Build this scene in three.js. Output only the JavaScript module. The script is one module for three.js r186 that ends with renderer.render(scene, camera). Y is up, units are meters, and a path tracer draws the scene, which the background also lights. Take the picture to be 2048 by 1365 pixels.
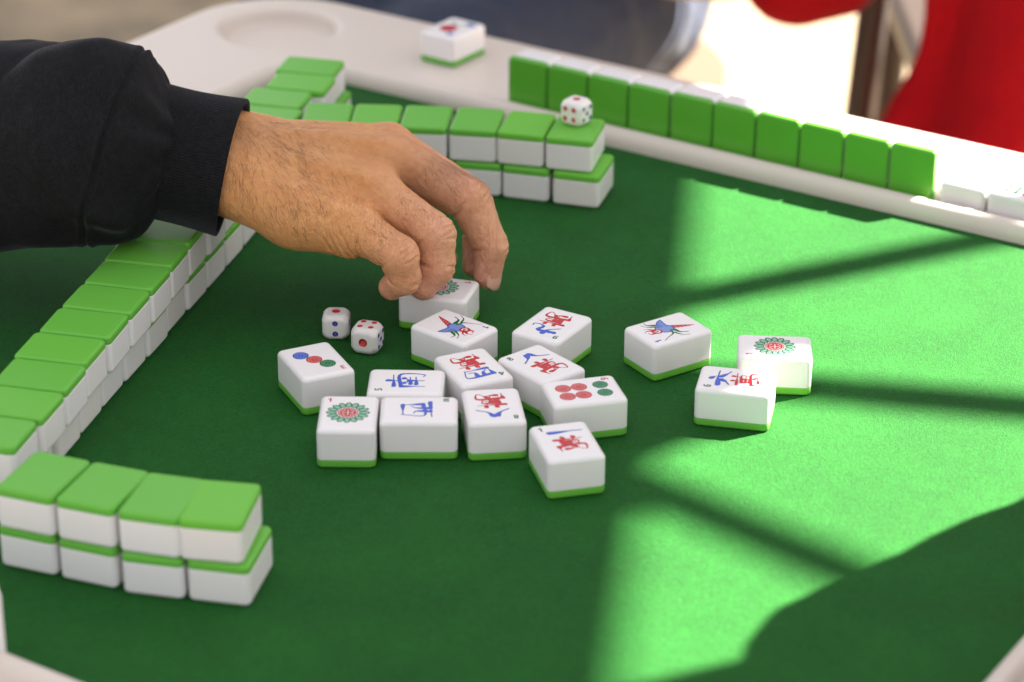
import * as THREE from 'three';
import { RoundedBoxGeometry } from 'three/addons/geometries/RoundedBoxGeometry.js';
import { mergeGeometries } from 'three/addons/utils/BufferGeometryUtils.js';
import { Brush, Evaluator, SUBTRACTION } from 'three-bvh-csg';

// ---------------------------------------------------------------- camera, light, exposure
const S = 0.026;                                   // one tile width in metres; the layout below is in tile widths
const scene = new THREE.Scene();
const camera = new THREE.PerspectiveCamera(14.566, 1024 / 682, 0.05, 60);
camera.position.set(0, 21.676 * S, 44.609 * S);
camera.up.set(-0.0061, 1, 0);
camera.lookAt(0, 0, 0);
camera.focus = 48.3 * S;
camera.userData.fStop = 7.0;
camera.updateMatrixWorld();

const renderer = new THREE.WebGLRenderer();
renderer.toneMapping = THREE.LinearToneMapping;
renderer.toneMappingExposure = 11.3;
renderer.shadowMap.enabled = true;

const SUN_EL = 41 * Math.PI / 180, SUN_AZ = -24 * Math.PI / 180;
const sunDir = new THREE.Vector3(Math.cos(SUN_EL) * Math.cos(SUN_AZ), Math.sin(SUN_EL), Math.cos(SUN_EL) * Math.sin(SUN_AZ));
const sun = new THREE.DirectionalLight(0xfff4e8, 3.9);
sun.position.copy(sunDir).multiplyScalar(6);
sun.target.position.set(0, 0, 0);
sun.castShadow = true;
sun.shadow.mapSize.set(4096, 4096);
Object.assign(sun.shadow.camera, { left: -3, right: 3, top: 3, bottom: -3, near: 0.1, far: 14 });
scene.add(sun, sun.target);

// clear hazy sky: pale at the horizon, a little bluer overhead, a broad soft glow round the sun
{
  const w = 256, h = 128, d = new Float32Array(w * h * 4), dir = new THREE.Vector3();
  for (let j = 0; j < h; j++) for (let i = 0; i < w; i++) {
    const th = ((j + 0.5) / h - 0.5) * Math.PI, ph = ((i + 0.5) / w - 0.5) * 2 * Math.PI;
    dir.set(Math.cos(th) * Math.cos(ph), Math.sin(th), Math.cos(th) * Math.sin(ph));
    const e = Math.max(0, dir.y), t = Math.pow(1 - e, 2.5), g = Math.pow(Math.max(0, dir.dot(sunDir)), 6);
    const k = (j * w + i) * 4;
    d[k] = 0.084 + 0.04 * t + 0.085 * g; d[k + 1] = 0.084 + 0.036 * t + 0.08 * g; d[k + 2] = 0.091 + 0.026 * t + 0.072 * g; d[k + 3] = 1;
  }
  const sky = new THREE.DataTexture(d, w, h, THREE.RGBAFormat, THREE.FloatType);
  sky.mapping = THREE.EquirectangularReflectionMapping; sky.magFilter = THREE.LinearFilter; sky.minFilter = THREE.LinearFilter; sky.needsUpdate = true;
  scene.background = sky; scene.environment = sky;
}

// ---------------------------------------------------------------- helpers
let seed = 20240611;
const rnd = () => { seed = (seed * 1664525 + 1013904223) >>> 0; return seed / 4294967296; };
const jit = a => (rnd() * 2 - 1) * a;
const V = (x, y, z) => new THREE.Vector3(x, y, z);
const clamp = (x, a, b) => x < a ? a : x > b ? b : x;
const used = new Map();
function numbered(n) { const k = used.get(n) || 0; used.set(n, k + 1); return k ? `${n}_${String(k).padStart(3, '0')}` : n; }
function shade(o) { o.castShadow = true; o.receiveShadow = true; return o; }
function part(name, geo, mat, parent) { const m = shade(new THREE.Mesh(geo, mat)); m.name = name; parent.add(m); return m; }
function thing(name, label, category, group) {
  const o = new THREE.Group(); o.name = numbered(name); o.userData = { label, category };
  if (group) o.userData.group = group;
  scene.add(o); return o;
}
function structure(name, geo, mat) { const m = shade(new THREE.Mesh(geo, mat)); m.name = name; m.userData.kind = 'structure'; scene.add(m); return m; }
const lin = (r, g, b) => new THREE.Color().setRGB(r, g, b);
function noiseTex(size, fn, srgb, repeat = 1) {
  const d = new Uint8Array(size * size * 4);
  for (let y = 0; y < size; y++) for (let x = 0; x < size; x++) {
    const c = fn(x, y), k = (y * size + x) * 4;
    d[k] = clamp(c[0], 0, 255); d[k + 1] = clamp(c[1], 0, 255); d[k + 2] = clamp(c[2], 0, 255); d[k + 3] = 255;
  }
  const t = new THREE.DataTexture(d, size, size, THREE.RGBAFormat);
  t.wrapS = t.wrapT = THREE.RepeatWrapping; t.magFilter = THREE.LinearFilter; t.minFilter = THREE.LinearMipmapLinearFilter; t.generateMipmaps = true;
  if (srgb) t.colorSpace = THREE.SRGBColorSpace;
  t.repeat.set(repeat, repeat); t.needsUpdate = true; return t;
}
// tileable value noise
function grid(n) { const a = new Float32Array(n * n); for (let i = 0; i < a.length; i++) a[i] = rnd(); return { n, a }; }
function vnoise(g, x, y) {
  const n = g.n, xi = Math.floor(x), yi = Math.floor(y), fx = x - xi, fy = y - yi, sx = fx * fx * (3 - 2 * fx), sy = fy * fy * (3 - 2 * fy);
  const m = k => ((k % n) + n) % n, A = g.a, x0 = m(xi), x1 = m(xi + 1), y0 = m(yi) * n, y1 = m(yi + 1) * n;
  return (A[y0 + x0] * (1 - sx) + A[y0 + x1] * sx) * (1 - sy) + (A[y1 + x0] * (1 - sx) + A[y1 + x1] * sx) * sy;
}
// 3-D value noise
const N3 = 32, n3 = new Float32Array(N3 * N3 * N3); for (let i = 0; i < n3.length; i++) n3[i] = rnd() * 2 - 1;
function noise3(x, y, z) {
  const xi = Math.floor(x), yi = Math.floor(y), zi = Math.floor(z); let fx = x - xi, fy = y - yi, fz = z - zi;
  fx = fx * fx * (3 - 2 * fx); fy = fy * fy * (3 - 2 * fy); fz = fz * fz * (3 - 2 * fz);
  const M = N3 - 1, a = xi & M, b = (xi + 1) & M, c = (yi & M) * N3, d = ((yi + 1) & M) * N3, e = (zi & M) * N3 * N3, f = ((zi + 1) & M) * N3 * N3;
  const l = (p, q, t) => p + (q - p) * t;
  return l(l(l(n3[a + c + e], n3[b + c + e], fx), l(n3[a + d + e], n3[b + d + e], fx), fy), l(l(n3[a + c + f], n3[b + c + f], fx), l(n3[a + d + f], n3[b + d + f], fx), fy), fz);
}
// signed distances (tile widths)
function cone(px, py, pz, a, b) {
  const bx = b[0] - a[0], by = b[1] - a[1], bz = b[2] - a[2], qx = px - a[0], qy = py - a[1], qz = pz - a[2];
  const t = clamp((qx * bx + qy * by + qz * bz) / (bx * bx + by * by + bz * bz), 0, 1);
  return Math.hypot(qx - bx * t, qy - by * t, qz - bz * t) - (a[3] + (b[3] - a[3]) * t);
}
const smin = (a, b, k) => { const h = Math.max(k - Math.abs(a - b), 0) / k; return Math.min(a, b) - h * h * k * 0.25; };
// naive surface nets; fn in tile widths, result in metres
function surfaceNets(fn, lo, hi, cell, uvOf, colOf) {
  const nx = Math.ceil((hi[0] - lo[0]) / cell) + 1, ny = Math.ceil((hi[1] - lo[1]) / cell) + 1, nz = Math.ceil((hi[2] - lo[2]) / cell) + 1;
  const F = new Float32Array(nx * ny * nz), at = (i, j, k) => (k * ny + j) * nx + i, B = 6;
  for (let K = 0; K < nz; K += B) for (let J = 0; J < ny; J += B) for (let I = 0; I < nx; I += B) {
    const h = B / 2, d = fn(lo[0] + (I + h) * cell, lo[1] + (J + h) * cell, lo[2] + (K + h) * cell), far = Math.abs(d) > B * cell * 1.15 + 0.12;
    for (let k = K; k < Math.min(K + B, nz); k++) for (let j = J; j < Math.min(J + B, ny); j++) for (let i = I; i < Math.min(I + B, nx); i++)
      F[at(i, j, k)] = far ? d : fn(lo[0] + i * cell, lo[1] + j * cell, lo[2] + k * cell);
  }
  const id = new Int32Array(nx * ny * nz).fill(-1), P = [], E = [[0, 1], [0, 2], [0, 4], [1, 3], [1, 5], [2, 3], [2, 6], [3, 7], [4, 5], [4, 6], [5, 7], [6, 7]];
  const v = new Float32Array(8);
  for (let k = 0; k < nz - 1; k++) for (let j = 0; j < ny - 1; j++) for (let i = 0; i < nx - 1; i++) {
    let m = 0;
    for (let c = 0; c < 8; c++) { v[c] = F[at(i + (c & 1), j + (c >> 1 & 1), k + (c >> 2))]; if (v[c] < 0) m |= 1 << c; }
    if (m === 0 || m === 255) continue;
    let x = 0, y = 0, z = 0, n = 0;
    for (const [a, b] of E) if ((v[a] < 0) !== (v[b] < 0)) {
      const t = v[a] / (v[a] - v[b]);
      x += (a & 1) + ((b & 1) - (a & 1)) * t; y += (a >> 1 & 1) + ((b >> 1 & 1) - (a >> 1 & 1)) * t; z += (a >> 2) + ((b >> 2) - (a >> 2)) * t; n++;
    }
    id[at(i, j, k)] = P.length / 3;
    P.push(lo[0] + (i + x / n) * cell, lo[1] + (j + y / n) * cell, lo[2] + (k + z / n) * cell);
  }
  const I = [], quad = (a, b, c, d, flip) => { if (a < 0 || b < 0 || c < 0 || d < 0) return; flip ? I.push(a, c, b, a, d, c) : I.push(a, b, c, a, c, d); };
  for (let k = 1; k < nz - 1; k++) for (let j = 1; j < ny - 1; j++) for (let i = 1; i < nx - 1; i++) {
    const s = F[at(i, j, k)] < 0;
    if (s !== F[at(i + 1, j, k)] < 0) quad(id[at(i, j - 1, k - 1)], id[at(i, j, k - 1)], id[at(i, j, k)], id[at(i, j - 1, k)], !s);
    if (s !== F[at(i, j + 1, k)] < 0) quad(id[at(i - 1, j, k - 1)], id[at(i - 1, j, k)], id[at(i, j, k)], id[at(i, j, k - 1)], !s);
    if (s !== F[at(i, j, k + 1)] < 0) quad(id[at(i - 1, j - 1, k)], id[at(i, j - 1, k)], id[at(i, j, k)], id[at(i - 1, j, k)], !s);
  }
  const n = P.length / 3, N = new Float32Array(n * 3), UV = new Float32Array(n * 2), C = colOf ? new Float32Array(n * 3) : null, e = cell * 0.6;
  for (let q = 0; q < n; q++) {
    const x = P[q * 3], y = P[q * 3 + 1], z = P[q * 3 + 2];
    const gx = fn(x + e, y, z) - fn(x - e, y, z), gy = fn(x, y + e, z) - fn(x, y - e, z), gz = fn(x, y, z + e) - fn(x, y, z - e), l = Math.hypot(gx, gy, gz) || 1;
    N[q * 3] = gx / l; N[q * 3 + 1] = gy / l; N[q * 3 + 2] = gz / l;
    const w = uvOf ? uvOf(x, y, z) : [x, z]; UV[q * 2] = w[0] * S; UV[q * 2 + 1] = w[1] * S;
    if (C) { const c = colOf(x, y, z, gx / l, gy / l, gz / l); C[q * 3] = c[0]; C[q * 3 + 1] = c[1]; C[q * 3 + 2] = c[2]; }
  }
  const g = new THREE.BufferGeometry();
  g.setAttribute('position', new THREE.Float32BufferAttribute(P.map(a => a * S), 3));
  g.setAttribute('normal', new THREE.BufferAttribute(N, 3)); g.setAttribute('uv', new THREE.BufferAttribute(UV, 2));
  if (C) g.setAttribute('color', new THREE.BufferAttribute(C, 3));
  g.setIndex(I); return g;
}
// table axes: u along the far rim, v towards the viewer
const TC = 0.8443, TS = 0.5358, TANG = Math.atan2(TS, TC);
const uv2 = (u, v) => [TC * u - TS * v, TS * u + TC * v];

// ---------------------------------------------------------------- materials
const gA = grid(8), gB = grid(32), gC = grid(128), gD = grid(256);
const feltMap = noiseTex(1024, (x, y) => {
  const a = vnoise(gA, x / 128, y / 128) - 0.5, b = vnoise(gB, x / 32, y / 32) - 0.5, c = vnoise(gC, x / 8, y / 8) - 0.5, d = vnoise(gD, x / 4, y / 4) - 0.5, r = rnd() - 0.5;
  let m = 1 + 0.10 * a + 0.05 * b + 0.05 * c + 0.10 * d + 0.40 * r;
  const lint = rnd() > 0.9972 ? 35 + 45 * rnd() : 0;
  return [84 * m + lint, 205 * m + lint * 0.6, 104 * m + lint];
}, true);
const feltBump = noiseTex(1024, (x, y) => { const h = 128 + 130 * (rnd() - 0.5) + 50 * (vnoise(gD, x / 4, y / 4) - 0.5) + 15 * (vnoise(gC, x / 8, y / 8) - 0.5); return [h, h, h]; });
for (const t of [feltMap, feltBump]) t.repeat.set(1 / 0.24, 1 / 0.24);
const mFelt = new THREE.MeshPhysicalMaterial({ color: lin(0.106, 0.143, 0.080), map: feltMap, bumpMap: feltBump, bumpScale: 0.0005, roughness: 0.8, specularIntensity: 0.35, sheen: 0.22, sheenColor: lin(0.45, 0.8, 0.7), sheenRoughness: 0.4 });

const speckle = noiseTex(512, (x, y) => { const h = 128 + 50 * (rnd() - 0.5) + 60 * (vnoise(gC, x / 4, y / 4) - 0.5); return [h, h, h]; });
speckle.repeat.set(1 / 0.1, 1 / 0.1);
const smudge = noiseTex(512, (x, y) => { const h = 150 + 120 * (vnoise(gA, x / 64, y / 64) - 0.5) + 90 * (vnoise(gB, x / 16, y / 16) - 0.5) + 50 * (vnoise(gC, x / 4, y / 4) - 0.5); return [h, h, h]; });
smudge.repeat.set(1 / 0.12, 1 / 0.12);
const mRim = new THREE.MeshPhysicalMaterial({ color: lin(0.66, 0.585, 0.515), roughness: 0.42, bumpMap: speckle, bumpScale: 0.00004 });
const mWhite = new THREE.MeshPhysicalMaterial({ color: lin(0.80, 0.775, 0.765), roughness: 0.26, specularIntensity: 0.9 });
const mGreen = new THREE.MeshPhysicalMaterial({ color: lin(0.10, 0.385, 0.032), roughness: 0.27 });
const mDie = new THREE.MeshPhysicalMaterial({ color: lin(0.80, 0.77, 0.74), roughness: 0.3 });
const mRed = new THREE.MeshPhysicalMaterial({ color: lin(0.55, 0.012, 0.012), roughness: 0.3 });
const mBlue = new THREE.MeshPhysicalMaterial({ color: lin(0.012, 0.015, 0.28), roughness: 0.3 });
const mApron = new THREE.MeshStandardMaterial({ color: lin(0.30, 0.28, 0.27), roughness: 0.6 });

// ---------------------------------------------------------------- ground
{
  const pave = noiseTex(512, (x, y) => { const m = 1 + 0.25 * (vnoise(gA, x / 64, y / 64) - 0.5) + 0.25 * (vnoise(gB, x / 16, y / 16) - 0.5) + 0.25 * (rnd() - 0.5); return [142 * m, 126 * m, 102 * m]; }, true);
  pave.repeat.set(14, 14);
  const g = new THREE.PlaneGeometry(24, 24); g.rotateX(-Math.PI / 2);
  const m = structure('ground', g, new THREE.MeshStandardMaterial({ map: pave, roughness: 0.9 }));
  m.position.y = -27.7 * S;
}

// ---------------------------------------------------------------- mahjong table
const U0 = -11.95, U1 = 12.1, V0 = -9.37, V1 = 13.4, R0 = 1.0;
{
  const table = thing('mahjong_table', 'square mahjong table with green felt and cream plastic rim', 'table');
  const ring = (d, n = 10) => {                       // rounded rectangle, offset d outwards from the felt's edge
    const r = R0 + 0.32 * d, e = d - r, pts = [];
    for (const [cu, cv, a0] of [[U1 + e, V1 + e, 0], [U0 - e, V1 + e, 1], [U0 - e, V0 - e, 2], [U1 + e, V0 - e, 3]])
      for (let i = 0; i <= n; i++) { const a = (a0 + i / n) * Math.PI / 2; pts.push([cu + r * Math.cos(a), cv + r * Math.sin(a)]); }
    return pts;
  };
  // rim: a raised rounded crest next to the felt, a flat tray behind it, a rounded outer edge
  const prof = [[0, -0.5], [0, 0.06], [0.015, 0.16], [0.05, 0.25], [0.11, 0.33], [0.19, 0.375], [0.28, 0.385], [0.37, 0.35], [0.43, 0.26], [0.465, 0.12], [0.5, 0.03], [0.56, 0], [0.8, 0], [2, 0], [4.4, 0], [4.62, -0.02], [4.8, -0.1], [4.9, -0.26], [4.92, -0.5], [4.92, -1.6], [4.8, -1.7], [0.2, -1.7], [0.05, -1.6]];
  const P = [], I = [], np = prof.length, rr = prof.map(([d, h]) => ring(d).map(([u, v]) => { const w = uv2(u, v); return [w[0], h, w[1]]; })), nr = rr[0].length;
  rr.forEach(r => r.forEach(q => P.push(q[0] * S, q[1] * S, q[2] * S)));
  for (let a = 0; a < np; a++) for (let b = 0; b < nr; b++) { const a2 = (a + 1) % np, b2 = (b + 1) % nr; I.push(a * nr + b, a2 * nr + b2, a2 * nr + b, a * nr + b, a * nr + b2, a2 * nr + b2); }
  let g = new THREE.BufferGeometry(); g.setAttribute('position', new THREE.Float32BufferAttribute(P, 3));
  const uvs = []; for (let i = 0; i < P.length; i += 3) uvs.push(P[i], P[i + 2]); g.setAttribute('uv', new THREE.Float32BufferAttribute(uvs, 2));
  g.setIndex(I); g.computeVertexNormals();
  // make sure the faces look outwards
  { const n = g.attributes.normal; if (n.getY(13 * nr) < 0) { for (let i = 0; i < I.length; i += 3) [I[i], I[i + 1]] = [I[i + 1], I[i]]; g.setIndex(I); g.computeVertexNormals(); } }
  // cup recesses in the four corners
  const lathe = [[0, -0.42], [0.95, -0.42], [1.1, -0.41], [1.18, -0.37], [1.22, -0.28], [1.24, -0.13], [1.28, -0.05], [1.35, -0.012], [1.44, 0.003], [1.5, 0.05], [1.5, 0.3], [0, 0.3]].map(([r, y]) => new THREE.Vector2(r * 1.12 * S, y * S));
  const ev = new Evaluator(); ev.useGroups = false; ev.attributes = ['position', 'normal', 'uv'];
  let rim = new Brush(g); rim.updateMatrixWorld();
  for (const [su, sv] of [[-1, -1], [1, -1], [1, 1], [-1, 1]]) {
    const [x, z] = uv2(su < 0 ? U0 - 2.3 : U1 + 2.3, sv < 0 ? V0 - 2.35 : V1 + 2.35);
    const c = new Brush(new THREE.LatheGeometry(lathe, 48)); c.position.set(x * S, 0, z * S); c.updateMatrixWorld();
    rim = ev.evaluate(rim, c, SUBTRACTION);
  }
  const rg = rim.geometry; rg.computeVertexNormals === undefined || 0;
  part('rim', rg, mRim, table);
  // felt
  const sh = new THREE.Shape(ring(0.03).map(([u, v]) => { const w = uv2(u, v); return new THREE.Vector2(w[0] * S, -w[1] * S); }));
  const fg = new THREE.ExtrudeGeometry(sh, { depth: 0.5 * S, bevelEnabled: false }); fg.rotateX(-Math.PI / 2); fg.translate(0, -0.5 * S, 0);
  part('playing_surface', fg, mFelt, table);
  const cu = (U0 + U1) / 2, cv = (V0 + V1) / 2, [cx, cz] = uv2(cu, cv);
  const ap = new RoundedBoxGeometry(27 * S, 3.4 * S, 26 * S, 3, 0.01); ap.rotateY(-TANG); ap.translate(cx * S, -3.4 * S, cz * S);
  part('apron', ap, mApron, table);
  for (const [a, b] of [[-1, -1], [1, -1], [1, 1], [-1, 1]]) {
    const [x, z] = uv2(cu + a * 11, cv + b * 10.5), lg = new THREE.CylinderGeometry(0.022, 0.016, 22.6 * S, 20); lg.translate(x * S, (-5.1 - 11.3) * S, z * S);
    part('leg', lg, mApron, table);
  }
}

// ---------------------------------------------------------------- tiles
const L = 1.326, T = 0.725, GB = 0.15;
function ringPts(hw, hl, r, k = 4) {
  const o = []; for (const [sx, sz, a0] of [[1, 1, 0], [-1, 1, 1], [-1, -1, 2], [1, -1, 3]]) for (let i = 0; i <= k; i++) { const a = (a0 + i / k) * Math.PI / 2; o.push([sx * (hw - r) + r * Math.cos(a), sz * (hl - r) + r * Math.sin(a)]); } return o;
}
function loftBox(levels, capTop, capBottom, k) {          // levels: [y, inset]; corner radius rc
  const P = [], I = [], rc = 0.1, rings = levels.map(([y, s]) => ringPts(0.5 - s, L / 2 - s, Math.max(0.012, rc - s * 0.6), k).map(([x, z]) => [x, y, z])), n = rings[0].length;
  rings.forEach(r => r.forEach(q => P.push(...q)));
  for (let a = 0; a < rings.length - 1; a++) for (let b = 0; b < n; b++) { const c = (b + 1) % n; I.push(a * n + b, (a + 1) * n + b, (a + 1) * n + c, a * n + b, (a + 1) * n + c, a * n + c); }
  const cap = (r, up) => { const s = P.length / 3; r.forEach(q => P.push(...q)); for (let b = 1; b < n - 1; b++) up ? I.push(s, s + b + 1, s + b) : I.push(s, s + b, s + b + 1); };
  if (capTop) cap(rings[rings.length - 1], true); if (capBottom) cap(rings[0], false);
  const g = new THREE.BufferGeometry(); g.setAttribute('position', new THREE.Float32BufferAttribute(P.map(a => a * S), 3));
  const uv = []; for (let i = 0; i < P.length; i += 3) uv.push((P[i] + P[i + 1]) * S, (P[i + 2] + P[i + 1] * 0.7) * S); g.setAttribute('uv', new THREE.Float32BufferAttribute(uv, 2));
  g.setIndex(I); g.computeVertexNormals(); return g;
}
const arcUp = (y, r, n) => Array.from({ length: n + 1 }, (_, i) => { const a = i / n * Math.PI / 2; return [y - r + r * Math.sin(a), r - r * Math.cos(a)]; });
const arcDn = (y, r, n) => Array.from({ length: n + 1 }, (_, i) => { const a = (1 - i / n) * Math.PI / 2; return [y + r - r * Math.sin(a), r - r * Math.cos(a)]; });
const TOPR = 0.085;
const bodyLevels = [[GB, 0.012], [GB + 0.008, 0.001], [GB + 0.02, 0], ...arcUp(T, TOPR, 5)];
const gBodyOpen = loftBox(bodyLevels, false, true), gBody = loftBox(bodyLevels, true, true);
const gBack = loftBox([...arcDn(0, 0.055, 4), [GB - 0.02, 0], [GB - 0.008, 0.001], [GB, 0.012]], true, true);
const gFace = (() => {
  const r = ringPts(0.5 - TOPR, L / 2 - TOPR, Math.max(0.012, 0.1 - TOPR * 0.6)), P = [0, T * S, 0], uv = [0.5, 0.5], I = [];
  r.forEach(([x, z]) => { P.push(x * S, T * S, z * S); uv.push(x + 0.5, 0.5 - z / L); });
  for (let b = 0; b < r.length; b++) I.push(0, 1 + (b + 1) % r.length, 1 + b);
  const g = new THREE.BufferGeometry(); g.setAttribute('position', new THREE.Float32BufferAttribute(P, 3)); g.setAttribute('uv', new THREE.Float32BufferAttribute(uv, 2)); g.setIndex(I); g.computeVertexNormals(); return g;
})();

// engraved and painted faces
const CW = 384, CH = Math.round(384 * L);
const INK = { r: '#cf1220', b: '#3560d8', g: '#0f7240', lg: '#58b489', lb: '#7ea0e4', w: '#efe9e6' };
function brush(c, pts, w, ox, oy, sx, sy) {          // tapering brush stroke through the points
  const q = pts.map(([x, y]) => [ox + x * sx, oy + y * sy]), curve = new THREE.CatmullRomCurve3(q.map(([x, y]) => V(x, y, 0)), false, 'centripetal'), n = 18;
  for (let i = 0; i <= n; i++) {
    const t = i / n, p = curve.getPoint(t), ww = w * (0.62 + 0.38 * Math.cos(t * 4.2)) * (t > 0.85 ? 1 - (t - 0.85) * 3.4 : 1);
    c.beginPath(); c.ellipse(p.x, p.y, Math.max(1, ww * 0.62), Math.max(1, ww * 0.5), 0.6, 0, 7); c.fill();
    if (i) { c.lineWidth = Math.max(1.5, ww); c.beginPath(); const o = curve.getPoint((i - 1) / n); c.moveTo(o.x, o.y); c.lineTo(p.x, p.y); c.stroke(); }
  }
}
const GLYPH = {
  wan: [[[.06, .17], [.94, .13]], [[.33, .0], [.35, .27]], [[.68, 0], [.63, .27]], [[.24, .32], [.27, .58]], [[.24, .32], [.78, .3], [.74, .57]], [[.26, .45], [.74, .43]], [[.27, .58], [.74, .56]], [[.5, .3], [.5, .88]], [[.08, .66], [.12, 1]], [[.08, .66], [.93, .62], [.9, .98], [.76, .92]], [[.28, .88], [.7, .82]], [[.6, .72], [.74, .88]]],
  yi: [[[0, .55], [.35, .5], [.7, .42], [1, .5]]],
  ba: [[[.4, .1], [.3, .5], [0, .95]], [[.52, .05], [.64, .5], [1, .9]]],
  liu: [[[.44, 0], [.58, .22]], [[0, .42], [.5, .34], [1, .36]], [[.36, .52], [.25, .8], [.04, 1]], [[.6, .52], [.8, .78], [1, .98]]],
  si: [[[.05, .1], [.12, .95]], [[.05, .1], [.95, .06], [.86, .92]], [[.36, .1], [.32, .5], [.2, .68]], [[.6, .08], [.6, .55], [.8, .62]], [[.12, .9], [.86, .86]]],
  jiu: [[[.4, 0], [.34, .5], [0, 1]], [[.06, .34], [.66, .28], [.6, .8], [.8, .98], [1, .9], [.98, .68]]],
  nan: [[[.12, .14], [.88, .1]], [[.5, -.05], [.48, .3]], [[.1, .34], [.12, 1]], [[.1, .34], [.92, .3], [.9, .98], [.78, .93]], [[.34, .42], [.42, .52]], [[.66, .4], [.58, .52]], [[.28, .6], [.74, .57]], [[.26, .76], [.76, .73]], [[.5, .54], [.5, .98]]],
  xi: [[[.0, .12], [1, .06]], [[.12, .32], [.18, .95]], [[.12, .32], [.9, .28], [.84, .93]], [[.4, .1], [.38, .5], [.26, .66]], [[.62, .1], [.62, .52], [.76, .58]], [[.18, .9], [.84, .88]]],
};
const glyph = (c, n, col, cx, cy, w, h, t) => { t *= n === 'wan' ? 1.5 : 1.4; w *= n === 'wan' ? 0.98 : 1.08; c.fillStyle = c.strokeStyle = col; c.lineCap = 'round'; for (const s of GLYPH[n]) brush(c, s, t, cx - w / 2, cy - h / 2, w, h); };
const coin = (c, x, y, r, col, light) => {
  c.fillStyle = col; c.beginPath(); c.arc(x, y, r, 0, 7); c.fill();
  c.strokeStyle = light; c.lineWidth = r * 0.13; for (const f of [0.74, 0.45]) { c.beginPath(); c.arc(x, y, r * f, 0, 7); c.stroke(); }
  c.fillStyle = light; c.beginPath(); c.arc(x, y, r * 0.13, 0, 7); c.fill();
};
const index = (c, s, col) => { c.fillStyle = col; c.font = s === 'W' ? 'bold 58px sans-serif' : 'bold 70px sans-serif'; c.textAlign = 'center'; c.textBaseline = 'middle'; c.fillText(s, 64, 78); };
function blossom(c, x, y, R) {
  for (let i = 0; i < 16; i++) { const a = i / 16 * Math.PI * 2; c.save(); c.translate(x + Math.cos(a) * R * 0.78, y + Math.sin(a) * R * 0.78); c.rotate(a); c.fillStyle = '#8fcdb0'; c.strokeStyle = INK.g; c.lineWidth = 7; c.beginPath(); c.ellipse(0, 0, R * 0.24, R * 0.135, 0, 0, 7); c.fill(); c.stroke(); c.restore(); }
  c.fillStyle = INK.r; c.beginPath(); c.arc(x, y, R * 0.48, 0, 7); c.fill();
  c.strokeStyle = INK.w; c.lineWidth = 5; c.beginPath(); c.arc(x, y, R * 0.41, 0, 7); c.stroke();
  c.lineWidth = 7; for (let i = 0; i < 4; i++) { const a = i * Math.PI / 2; c.beginPath(); c.moveTo(x, y); c.lineTo(x + Math.cos(a) * R * 0.28, y + Math.sin(a) * R * 0.28); c.stroke(); c.beginPath(); c.moveTo(x + Math.cos(a + 0.35) * R * 0.3, y + Math.sin(a + 0.35) * R * 0.3); c.lineTo(x + Math.cos(a + 1.2) * R * 0.3, y + Math.sin(a + 1.2) * R * 0.3); c.stroke(); }
}
function bird(c) {
  const line = (col, w, pts) => { c.fillStyle = c.strokeStyle = col; c.lineCap = 'round'; brush(c, pts, w, 0, 0, CW, CH); };
  // tail feathers run to the foot of the tile, the head looks to its top
  c.fillStyle = INK.r; c.beginPath(); c.moveTo(CW * .47, CH * .54); c.quadraticCurveTo(CW * .38, CH * .72, CW * .36, CH * .88); c.quadraticCurveTo(CW * .48, CH * .76, CW * .6, CH * .55); c.fill();
  c.strokeStyle = INK.w; c.lineWidth = 4; for (let i = 0; i < 5; i++) { c.beginPath(); c.moveTo(CW * (.45 - i * .015), CH * (.58 + i * .05)); c.lineTo(CW * (.56 - i * .03), CH * (.57 + i * .05)); c.stroke(); }
  c.fillStyle = INK.lb; c.strokeStyle = INK.b; c.lineWidth = 7; c.beginPath(); c.ellipse(CW * .52, CH * .45, CW * .15, CH * .13, 0.3, 0, 7); c.fill(); c.stroke();
  c.beginPath(); c.moveTo(CW * .6, CH * .4); c.quadraticCurveTo(CW * .82, CH * .42, CW * .86, CH * .56); c.quadraticCurveTo(CW * .7, CH * .54, CW * .58, CH * .53); c.fill(); c.stroke();
  for (let i = 0; i < 4; i++) line(INK.b, 6, [[.6 + i * .04, .43], [.66 + i * .05, .53]]);
  c.fillStyle = INK.w; c.strokeStyle = INK.r; c.lineWidth = 13; c.beginPath(); c.arc(CW * .5, CH * .31, CW * .085, 0, 7); c.fill(); c.stroke();
  c.fillStyle = INK.r; c.beginPath(); c.arc(CW * .5, CH * .32, CW * .025, 0, 7); c.fill();
  line(INK.r, 20, [[.54, .28], [.6, .2], [.56, .14]]); line(INK.r, 20, [[.46, .27], [.45, .19], [.52, .17]]); line(INK.r, 15, [[.55, .31], [.66, .24], [.68, .18]]);
  line(INK.g, 17, [[.41, .5], [.28, .46], [.2, .34], [.12, .24]]); line(INK.g, 26, [[.4, .55], [.26, .58], [.2, .68]]); line(INK.g, 15, [[.3, .5], [.16, .55], [.08, .66]]);
  line(INK.g, 20, [[.72, .4], [.8, .3], [.9, .3]]); line(INK.g, 15, [[.66, .38], [.74, .27], [.86, .22]]);
}
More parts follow.
